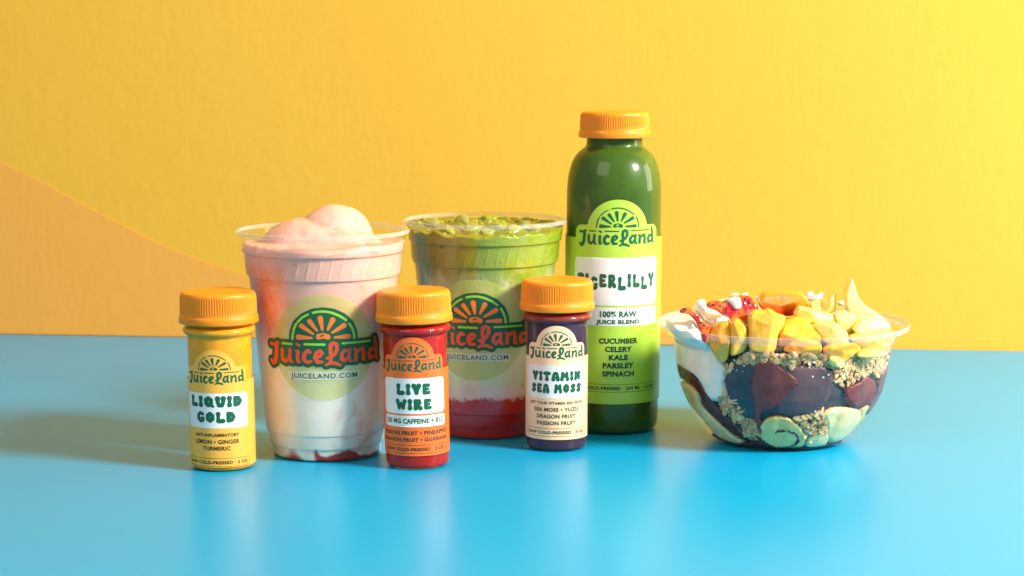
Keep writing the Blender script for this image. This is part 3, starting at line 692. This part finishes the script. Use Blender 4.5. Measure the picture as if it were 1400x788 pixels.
# things pressed against the clear wall: outline in (degrees round the bowl, height in mm)
def pad(name, P, mat, label, cat, depth=7, edge=5, gap=.75, group=None, h_top=66, bulge=0):
    Q = []
    for a, h in P: Q.append((math.radians(a) * float(bR(max(h, .5))), h))
    # use one reference scale so that outlines stay put: s is angle * R(h)
    Q = [(math.radians(a)*60.0, h) for a, h in P]
    Pc = curve_poly(Q, 2)
    xs = [q[0] for q in Pc]; ys = [q[1] for q in Pc]
    seed = random.random()*50
    def fn(X, Y):
        D = sd_poly(X, Y, Pc)
        n = .45*np.sin(X*1.7+seed)*np.cos(Y*1.3+seed*2) + .3*np.sin(X*3.1+Y*2.3+seed)
        return D + n*(.9 if 'banana' not in name else .35) + (.5*np.sin(X*5.3+seed*3)*np.sin(Y*4.7+seed) if 'sorbet' in name or 'sauce' in name or 'yog' in name else 0)
    V2, Fc, val = march(fn, min(xs)-2, max(xs)+2, min(ys)-2, max(ys)+2, .6)
    if not len(Fc): return None
    d = np.clip(-val/max(1.1, edge*.42), 0, 1); prof = np.sqrt(1-(1-d)**2); depth = min(depth, 4.5)
    th = V2[:, 0]/60.0; h = np.clip(V2[:, 1], .9, h_top)
    w = np.array([bowl_fr(np.array([a]), 0, float(bR(b)), b)[0] for a, b in zip(th, h)])
    hmin = np.maximum(h, 1.0)
    r = w - gap - depth*(1-prof)
    nB = np.array([nz(a*9, b*.15, seed) for a, b in zip(th, h)])
    r = r - np.clip(nB, 0, 1)*.5
    F3 = np.stack([r*np.sin(th), -r*np.cos(th), hmin], 1)
    rb = np.maximum(w - gap - depth - 3*prof - .2, 4); B3 = np.stack([rb*np.sin(th), -rb*np.cos(th), hmin + .3*prof], 1)
    n = len(F3); faces = Fc + [tuple(i+n for i in f)[::-1] for f in Fc]
    o = link(name, np.vstack([F3, B3]), faces, mat, None, tuple(BL), recenter=True)
    tag(o, label, cat, group); return o
random.seed(11)
pad('yogurt', [(-72, 67), (-84, 63), (-92, 58), (-95, 50), (-92, 45), (-79.6, 44.8), (-66.1, 43.8), (-59, 41), (-54.6, 33.8), (-51.3, 29), (-46.3, 29.8), (-40, 33.2), (-40.3, 41.5), (-38.3, 51), (-41.9, 55.9), (-43.5, 61.5), (-43.7, 66), (-53.2, 67), (-60, 67.5)], M['yogurt'],
    'white yogurt pressed against the left wall of the bowl', 'yogurt', 9, 6, h_top=66.5)
pad('berry_sauce', [(-95, 46), (-84, 45), (-71.5, 46.2), (-63.9, 42.4), (-56.4, 40.7), (-52.5, 32.6), (-47.7, 25.8), (-41.4, 20.6), (-33.8, 14.5), (-33.1, 8.9), (-42.6, 7.9), (-48.8, 15), (-58.1, 21.2), (-62.8, 25), (-60.8, 32.8), (-67.9, 37.4), (-84.5, 37.4), (-95, 38)], M['sauce_dark'],
    'dark red berry sauce streak running down the bowl below the yogurt', 'sauce', 6, 2.5)
pad('banana_slice', [(-92, 36), (-69.5, 37.1), (-62.7, 32.4), (-64.4, 25.5), (-62.8, 18.9), (-70.2, 14.7), (-83.8, 18.4), (-92, 26)], M['banana_wet'],
    'pale banana slice at the far left edge of the bowl under the sauce streak', 'banana slice', 7, 4, group='banana slices in the bowl')
pad('banana_slice', [(-63.4, 24.9), (-58.2, 20.9), (-49.4, 14.1), (-42.9, 7.5), (-36, 5.5), (-40, 2.0), (-51.1, 1.8), (-65.7, 4.6), (-70.5, 13.5), (-69.1, 19.4)], M['banana'],
    'long pale banana slice slanting to the bowl bottom on the left', 'banana slice', 7, 4, group='banana slices in the bowl')
pad('sorbet_scoop', [(-39.2, 51), (-34.8, 54), (-19.8, 57), (-17, 47.6), (-19, 38.9), (-19, 30.1), (-20, 22), (-29.6, 18), (-34.1, 23), (-38.4, 31.6), (-40.3, 34.3), (-40.6, 42.2)], M['acai'],
    'dark blue sorbet scoop beside the white yogurt', 'sorbet scoop', 10, 9, 1.4, 'sorbet scoops in the bowl')
pad('sorbet_scoop', [(-10.9, 56.3), (-4.3, 56), (8.1, 56), (15.9, 55), (21.5, 51.6), (23, 43.3), (20.6, 33.3), (16.7, 26), (11.3, 22.5), (-0.3, 23), (-11, 25), (-12, 34), (-10, 42.7), (-12, 50)], M['acai_warm'],
    'large mauve sorbet scoop in the middle of the bowl', 'sorbet scoop', 11, 11, 1.3, 'sorbet scoops in the bowl')
pad('sorbet_smear', [(-20.6, 56.5), (-11.5, 56.3), (-4.1, 50.7), (0.9, 47.5), (1.1, 42.7), (-3.7, 36.9), (-7.3, 31), (-12.6, 27.7), (-19, 25.5), (-19.5, 20), (-18.5, 13.0), (-20, 9), (-22.5, 13), (-23, 17.8), (-23.9, 22.4), (-22.7, 30.1), (-24.5, 38.9), (-23.2, 49)], M['acai_red'],
    'dark red sorbet smear between the blue and mauve scoops', 'sorbet', 4, 1.6, .62)
pad('sorbet_smear', [(28.7, 37.7), (32.2, 41), (38.9, 42.4), (42.9, 46.7), (48.2, 43.4), (53.9, 41.8), (58.3, 36.1), (59, 29), (51, 25.2), (40.7, 26), (32.7, 31.2)], M['acai_red'],
    'round dark red sorbet piece under the granola at the right of the bowl', 'sorbet', 6, 2.5, .62)
pad('sorbet_smear', [(62, 45), (74, 47), (88, 44), (90, 34), (80, 24), (68, 17), (61.5, 21), (66, 29), (63, 36)], M['acai_red'],
    'dark red sorbet strip along the right edge of the bowl', 'sorbet', 6, 2.5, .65)
pad('banana_slice', [(-22.5, 15.5), (-17, 21.9), (-9.9, 24.5), (-1.4, 23), (5.9, 17.5), (12.2, 8.8), (13, 2.5), (0.7, 1.6), (-15.9, 1.8), (-22.4, 5.6)], M['banana_wet'],
    'round banana slice with a sauce ring low in the middle of the bowl', 'banana slice', 7, 4, .9, 'banana slices in the bowl')
pad('sauce_ring', [(-13, 12.0), (-9, 15.0), (-2, 16.0), (5.5, 12.5), (8, 7), (5, 3), (-2, 1.8), (-8, 1.8), (-4, 3.5), (2.6, 5), (4.2, 8.5), (1.2, 11.8), (-4, 13.4), (-10, 12.6)], M['sauce_dark'],
    'curl of dark sauce on the middle banana slice', 'sauce', 1.2, .6, .6)
pad('banana_slice', [(24.3, 16), (17.9, 24.4), (23.9, 28.2), (36.2, 28.2), (51.3, 24), (58, 17), (56, 9), (48, 3.5), (38, 2.9), (26.8, 9)], M['banana'],
    'large pale banana slice at the lower right of the bowl', 'banana slice', 7, 5, .9, 'banana slices in the bowl')
pad('banana_slice', [(52, 26.5), (61, 26), (68, 21), (68, 13), (60, 10), (56, 18), (51, 22.7)], M['banana_wet'],
    'banana slice edge behind the large slice, right side of the bowl', 'banana slice', 8, 4, 1.6, 'banana slices in the bowl')
pad('banana_slice', [(12.2, 10), (19.9, 13), (28, 12.4), (32, 6.5), (33, 2), (21.8, 1.6), (14, 2.4)], M['banana'],
    'small banana piece at the bottom between the two round slices', 'banana slice', 6, 3, .7, 'banana slices in the bowl')
pad('berry_sauce', [(-75, 6.6), (-60, 3.5), (-39.3, 3.3), (-26, 7), (-23, 12.5), (-19, 9), (-12, 4), (0.7, 2.5), (20, 3.0), (36, 3.5), (50, 5), (56, 2), (40, .9), (0, .7), (-50, .7), (-75, 2)], M['sauce_dark'],
    'dark berry sauce pooled round the bottom of the bowl', 'sauce', 5, 1.2, .6)
# bulk filling behind the pieces
ip = [(max(1, bR(h)-4.2-(5 if h > 58 else 0)), h) for h in np.linspace(1.4, 63, 30)] + [(30, 66), (.01, 68)]
V, Fc = lathe(ip, 96, lambda th, i, r, h: r + .8*np.sin(th*7+h*.3) if r > 5 else np.full(th.shape, r))
o = link('sorbet_filling', V, Fc, M['acai'], None, tuple(BL)); tag(o, 'dark purple sorbet filling the inside of the bowl', 'sorbet')

# granola and seeds
m = NT('oat_flakes')
g = m.n('ShaderNodeNewGeometry'); cr = m.n('ShaderNodeValToRGB'); m.t.links.new(g.outputs['Random Per Island'], cr.inputs[0])
e = cr.color_ramp.elements; e[0].color = (.36, .17, .055, 1); e[1].color = (.85, .64, .34, 1)
for pos, c in ((.3, (.60, .32, .09, 1)), (.6, (.78, .52, .22, 1)), (.8, (.66, .34, .09, 1))):
    q = e.new(pos); q.color = c
m.set(color=m.mix(m.math('MULTIPLY', m.noise(900, 2), .5), cr.outputs[0], (.68, .54, .34)), rough=.6, spec=.25, sss=.15, sssr=(.001, .0007, .0004), ssss=1.0)
m.bump(m.noise(1400, 2), .3, .0003); M['oat'] = m.m
M['seed'] = simple('sesame_seeds', (.80, .74, .58), .35, coat=.3)
def rot_basis(th, tilt, spin):
    nr = Vector((math.sin(th), -math.cos(th), 0)); tg = Vector((math.cos(th), math.sin(th), 0)); up = Vector((0, 0, 1))
    nr = (nr + tg*random.uniform(-tilt, tilt) + up*random.uniform(-tilt, tilt)).normalized()
    a = (tg*math.cos(spin) + up*math.sin(spin)); a = (a - nr*a.dot(nr)).normalized(); b = nr.cross(a); return a, b, nr
def flakes(name, regions, dens, size, mat, label, cat, seed, deep=3.5, tilt=.42, gap=.9):
    rnd = random.Random(seed); random.seed(seed); V = []; Fc = []
    for P in regions:
        Q = [(math.radians(a)*62, h) for a, h in P]; xs = [q[0] for q in Q]; ys = [q[1] for q in Q]
        A = (max(xs)-min(xs))*(max(ys)-min(ys)); N = int(A*dens)
        X = np.array([rnd.uniform(min(xs), max(xs)) for _ in range(N)]); Y = np.array([rnd.uniform(min(ys), max(ys)) for _ in range(N)])
        D = sd_poly(X, Y, Q)
        for x, y, d in zip(X, Y, D):
            if d > 0: continue
            th = x/62; h = y; k = rnd.random()**1.5*deep
            sx = size[0]*rnd.choice((.45, .8, 1.0, 1.2))*rnd.uniform(.85, 1.15); sy = size[1]*rnd.uniform(.6, 1.2); sz = size[2]*rnd.uniform(.7, 1.3)
            a, b, c = rot_basis(th, tilt, rnd.uniform(0, PI)); r = float(bR(h)) - gap - sz - k - tilt*sx*.28
            ctr = Vector((r*math.sin(th), -r*math.cos(th), h)); v0 = len(V)
            ph = rnd.uniform(0, 9)
            for q in (IC2 if size[0] > 1.6 else IC1)[0]:
                w = 1 + .12*nz(q[0]*1.5+ph, q[1]*1.5, ph)
                groove = 1 - .5*math.exp(-(q[1]*4)**2) if size[0] > 1.6 else 1
                p_ = ctr + a*(q[0]*sx*w) + b*(q[1]*sy*w) + c*(q[2]*sz*groove + .25*q[0]*q[0]*sz)
                V.append(tuple(p_))
            Fc += [tuple(i+v0 for i in f) for f in (IC2 if size[0] > 1.6 else IC1)[1]]
    o = link(name, V, Fc, mat, None, tuple(BL)); tag(o, label, cat, kind='stuff'); return o
G1 = [(-41, 49), (-36, 55), (-31.9, 57), (-24.1, 61), (-15.9, 61), (-4.7, 61), (6.7, 60.5), (19.3, 60), (25, 60), (25.8, 53), (15.9, 53.3), (1.7, 55), (-9.1, 55.2), (-16.2, 56.1), (-25.4, 53), (-32, 49)]
G2 = [(-47.5, 29.8), (-40, 36.5), (-32.6, 31.7), (-28, 25.1), (-28, 19.4), (-34.9, 15.7), (-43.5, 20.4)]
G3 = [(-35.0, 19.0), (-25.9, 20.7), (-20.9, 16.4), (-21.2, 9.9), (-31.4, 6.6), (-34.7, 12)]
G4 = [(23, 56), (25, 61), (37.4, 61), (56, 61), (75, 61), (88, 60), (88, 48), (72, 46), (62, 44), (49, 45.7), (38.8, 44.2), (28.9, 40.6), (22.3, 46.7)]
G5 = [(2.8, 22.6), (10, 27), (20, 26), (24.4, 20.2), (26.8, 12.8), (19.5, 8.4), (15, 5.3), (9.6, 12.2)]
flakes('granola', [G1, G2, G3, G4, G5], .33, (3.1, 1.75, .42), M['oat'], 'toasted oat granola clustered against the clear bowl wall', 'granola', 3)
flakes('sesame_seeds', [G1, G4, G5, [(24, 40), (33, 50), (24, 58), (20, 45)], [(4, 46), (20, 46), (20, 52), (4, 52)]], .05, (1.25, .75, .5), M['seed'], 'white sesame seeds scattered through the granola', 'sesame seeds', 9, 1.0, .3, .75)
# loose granola heap behind the collar so no gap shows
Z8 = lambda x, y: (x/3.032+880, y/3.032+370)
def chunk(name, P, Y, thick, mat, label, cat, edge=3.2, group=None, tiltx=0, tiltz=0, d=.55, rough=.35, sub=2, round_=2):
    """a solid with the traced outline: front and back faces bulge away from the outline's own upright plane at depth Y"""
    W3 = [ray_y(*Z8(*q), Y) for q in P]
    Q = curve_poly([((w[0]-BL[0])*1000, (w[2])*1000) for w in W3], round_)
    xs = [q[0] for q in Q]; ys = [q[1] for q in Q]; seed = random.random()*90
    V2, Fc, val = march(lambda X, Z: sd_poly(X, Z, Q), min(xs)-1, max(xs)+1, min(ys)-1, max(ys)+1, d)
    dd = np.clip(-val/(edge*(.42 if 'yog' not in name else 1)), 0, 1); prof = (1-(1-dd)**2.1)**.65
    cx, cz = np.mean(xs), np.mean(ys)
    y0 = (Y-BL[1])*1000
    n1 = np.array([nz(a*.13, b*.13, seed) + .5*nz(a*.3, b*.3, seed+4) for a, b in V2])
    n2 = np.array([nz(a*.13, b*.13, seed+20) for a, b in V2])
    tilt = (V2[:, 0]-cx)*tiltx + (V2[:, 1]-cz)*tiltz
    u_ = (V2[:, 0]-cx)/(max(xs)-min(xs)+1e-6)*2; v_ = (V2[:, 1]-cz)/(max(ys)-min(ys)+1e-6)*2
    fac = np.full(len(V2), .16*thick)
    if 'yog' not in name and 'glaze' not in name:
        for _k in range(4):
            _a = random.uniform(0, 2*PI); fac = np.minimum(fac, thick*(.09 + .36*(math.cos(_a)*u_ + math.sin(_a)*v_)*random.uniform(.7, 1.2) + random.uniform(0, .1)))
        fac = np.maximum(fac, -thick*.42); rough = rough*.3
    Fy = y0 + prof*(-thick/2 - fac + tilt + n1*rough*4.5) ; By = y0 + prof*(thick/2 + n2*rough*2)
    F3 = np.stack([V2[:, 0], Fy, V2[:, 1]], 1); B3 = np.stack([V2[:, 0], By, V2[:, 1]], 1)
    n = len(F3); on = np.nonzero(val == 0)[0]
    remap = {i+n: i for i in on}
    faces = Fc + [tuple(remap.get(i+n, i+n) for i in f)[::-1] for f in Fc]
    o = link(name, np.vstack([F3, B3]), faces, mat, None, tuple(BL), recenter=True)
    tag(o, label, cat, group); return o
GM, GP, GC = 'mango chunks on the bowl', 'pineapple pieces on the bowl', 'coconut flakes on the bowl'
random.seed(21)
Y0 = BL[1]
chunk('yogurt_dollop', [(88,205),(110,192),(150,185),(200,165),(225,190),(250,215),(285,240),(280,300),(250,330),(190,310),(130,275),(100,240)], Y0-.030, 34, M['yogurt'], 'thick white yogurt heaped at the left rim of the bowl', 'yogurt', 9, rough=.9)
chunk('yogurt_dollop', [(200,155),(222,130),(238,120),(258,135),(262,160),(300,170),(350,180),(370,215),(340,260),(290,260),(250,230),(225,195)], Y0-.022, 30, M['yogurt'], 'craggy white yogurt peak behind the left mango chunk', 'yogurt', 7, rough=.9)
chunk('yogurt_dollop', [(300,125),(350,112),(400,108),(450,120),(480,150),(450,215),(380,225),(320,190)], Y0-.010, 30, M['yogurt'], 'white yogurt under the red glaze, behind the fruit', 'yogurt', 8, rough=.8)
g_a = chunk('fruit_glaze', [(146,165),(158,155),(180,152),(203,158),(222,178),(240,200),(262,220),(290,232),(274,246),(276,264),(258,268),(236,262),(231,240),(212,208),(190,184),(165,176),(150,178)], Y0-.049, 3.4, M['glaze'], 'thin red passion fruit glaze streak on the left yogurt', 'glaze', 2.2, d=.6)
g_b = chunk('fruit_glaze', [(256,140),(272,128),(300,124),(322,128),(345,118),(362,105),(400,102),(440,102),(462,128),(474,150),(450,180),(440,204),(400,204),(360,212),(350,192),(322,184),(296,164),(262,154)], Y0-.040, 5, M['glaze'], 'wide red and orange passion fruit glaze pool with dark seeds', 'glaze', 3, d=.6, rough=.6)
chunk('fruit_glaze', [(234,250),(262,258),(272,275),(266,305),(250,300),(238,285)], Y0-.058, 3, M['glaze'], 'short red glaze drip inside the collar of the bowl', 'glaze', 2, d=.6)
chunk('coconut_flake', [(340,120),(372,108),(398,110),(406,135),(404,160),(378,162),(362,140)], Y0-.0435, 4, M['coco'], 'white coconut flake lying in the red glaze', 'coconut flake', 1.5, GC, d=.6, round_=1)
GZ = [g_a, g_b]
mk = simple('passion_fruit_seeds', (.02, .015, .008), .2, coat=.8)
for k, (sx_, sy_) in enumerate([(172, 160), (238, 215), (262, 240), (290, 142), (318, 148), (338, 175), (378, 190), (420, 118), (438, 132), (418, 140), (455, 150), (300, 158), (400, 196), (252, 226)]):
    g = GZ[0 if sx_ < 280 else 1]
    w = ray_y(*Z8(sx_, sy_), Y0-.0512 if sx_ < 280 else Y0-.0432); q = IC2[0]*np.array([.95, .5, .62])
    link('seed', q, IC2[1], mk, g, tuple(w-np.array(g.location)))
A = chunk
A('mango_chunk', [(470,130),(485,100),(500,88),(560,80),(640,80),(668,98),(690,145),(650,160),(618,190),(570,188),(520,165),(488,162)], Y0-.018, 22, M['sauced'], 'red and orange sauced mango cube on top of the heap', 'mango chunk', 3, GM, tiltz=-.2)
A('pineapple_piece', [(828,90),(842,50),(857,27),(868,42),(878,80),(890,112),(920,145),(978,182),(965,205),(890,200),(850,195),(832,150)], Y0-.012, 11, M['pine_pale'], 'tall pointed pineapple piece standing highest on the bowl', 'pineapple piece', 2.4, GP, tiltx=.35)
A('pineapple_piece', [(732,155),(765,102),(790,88),(797,95),(798,140),(794,175),(740,175)], Y0-.008, 11, M['pine_pale'], 'small upright pineapple wedge left of the tallest piece', 'pineapple piece', 2.4, GP, tiltx=-.3)
A('pineapple_piece', [(676,135),(720,120),(755,145),(750,190),(700,185)], Y0-.004, 12, M['pine'], 'pineapple piece half hidden behind the sauced mango cube', 'pineapple piece', 3, GP)
A('pineapple_piece', [(785,178),(805,168),(840,166),(872,185),(884,203),(868,235),(850,262),(818,250),(795,215)], Y0-.034, 13, M['pine_pale'], 'rounded pale pineapple piece below the tallest piece', 'pineapple piece', 3, GP, tiltx=.2)
A('pineapple_piece', [(856,240),(872,212),(893,188),(970,176),(1005,202),(1030,235),(1000,262),(880,268)], Y0-.036, 15, M['pine_pale'], 'broad pineapple slab at the right end of the heap', 'pineapple piece', 4, GP, tiltz=.25)
A('mango_chunk', [(617,180),(632,150),(650,145),(705,158),(785,180),(802,205),(790,228),(700,222),(640,205)], Y0-.034, 14, M['pine'], 'long yellow mango wedge just below the sauced cube', 'mango chunk', 3.2, GM, tiltz=.4)
A('mango_chunk', [(262,292),(266,255),(285,228),(310,210),(350,206),(362,222),(358,300),(352,365),(330,386),(305,375),(282,335)], Y0-.048, 15, M['mango_deep'], 'deep orange mango chunk farthest left, touching the clear wall', 'mango chunk', 4, GM, tiltx=-.2)
A('mango_chunk', [(350,210),(372,197),(392,196),(416,208),(432,245),(438,300),(422,335),(380,352),(355,355),(352,300)], Y0-.050, 17, M['mango'], 'bright mango chunk joined beside the farthest left one', 'mango chunk', 4, GM, tiltx=.1)
A('mango_chunk', [(430,195),(442,170),(455,163),(498,166),(516,156),(530,160),(552,176),(592,188),(580,232),(556,262),(546,346),(440,334),(430,305)], Y0-.054, 15, M['mango'], 'squared mango chunk at the front left centre', 'mango chunk', 2.6, GM, tiltx=.12, tiltz=.12)
A('mango_chunk', [(546,262),(572,212),(618,190),(662,194),(702,228),(738,262),(742,300),(700,325),(640,322),(575,335),(548,335)], Y0-.046, 18, M['mango'], 'domed mango chunk at the front centre', 'mango chunk', 5, GM)
A('mango_chunk', [(574,332),(604,298),(640,278),(690,286),(735,296),(738,330),(722,352),(700,366),(664,350),(612,348)], Y0-.0575, 9, M['mango_deep'], 'flat orange mango piece low at the front, touching the clear wall', 'mango chunk', 2.2, GM)
A('pineapple_piece', [(690,230),(735,205),(780,205),(822,230),(850,262),(846,312),(790,326),(742,300),(716,258)], Y0-.047, 15, M['pine'], 'round yellow pineapple piece right of the domed mango chunk', 'pineapple piece', 4.5, GP)
A('pineapple_piece', [(738,318),(790,300),(860,296),(908,318),(868,346),(832,386),(785,372),(745,350)], Y0-.056, 9, M['mango'], 'orange yellow fruit wedge low at the front right', 'pineapple piece', 2.4, GP)
A('pineapple_piece', [(846,270),(900,252),(960,250),(1036,242),(1044,285),(1002,328),(935,338),(870,312)], Y0-.044, 14, M['pine'], 'wide pineapple piece inside the collar at the right', 'pineapple piece', 4, GP)
A('pineapple_piece', [(764,352),(800,350),(834,372),(826,396),(792,402),(766,388)], Y0-.0595, 6, M['pine'], 'small yellow fruit cube peeking below the front right wedge', 'pineapple piece', 1.8, GP)
A('pineapple_piece', [(870,330),(940,318),(1000,322),(1010,345),(960,360),(880,362)], Y0-.050, 10, M['pine'], 'low pineapple piece under the wide one, over the right granola', 'pineapple piece', 3, GP)
A('pineapple_piece', [(600,195),(680,180),(760,205),(800,240),(780,300),(620,290)], Y0-.022, 20, M['pine'], 'pineapple piece buried behind the front mango chunks', 'pineapple piece', 5, GP)
A('pineapple_piece', [(840,210),(930,180),(1010,225),(1040,280),(940,320),(850,300)], Y0-.016, 20, M['pine'], 'pineapple piece buried behind the right end slab', 'pineapple piece', 5, GP)
A('mango_chunk', [(440,180),(520,165),(600,190),(620,300),(450,320)], Y0-.026, 20, M['mango'], 'mango chunk buried behind the squared front chunk', 'mango chunk', 5, GM)
for P, Yo, lb in [([(362,104),(368,92),(378,96),(390,92),(396,104),(380,110)], -.006, 'tiny white coconut flake behind the wide glaze pool'),
              ([(462,112),(484,96),(496,98),(490,112),(470,128)], -.012, 'slim white coconut flake left of the sauced mango cube'),
              ([(664,112),(672,98),(690,84),(702,92),(712,104),(722,100),(736,87),(746,96),(738,118),(715,126),(678,126)], .004, 'jagged white coconut flake right of the sauced mango cube'),
              ([(796,128),(830,126),(832,134),(826,148),(806,142)], .006, 'white coconut flake between the two upright pineapple pieces'),
              ([(215,135),(225,122),(240,118),(256,124),(254,150),(235,160),(218,150)], -.030, 'bright coconut flake on the left yogurt peak'),
              ([(300,200),(330,190),(352,200),(350,225),(318,232),(298,222)], -.044, 'coconut flake resting against the left mango chunk'),
              ([(404,96),(424,92),(436,98),(432,110),(410,110)], -.004, 'pink tinged coconut flake at the back of the glaze pool')]:
    A('coconut_flake', P, Y0+Yo, 5, M['coco'], lb, 'coconut flake', 1.4, GC, d=.6, round_=1)
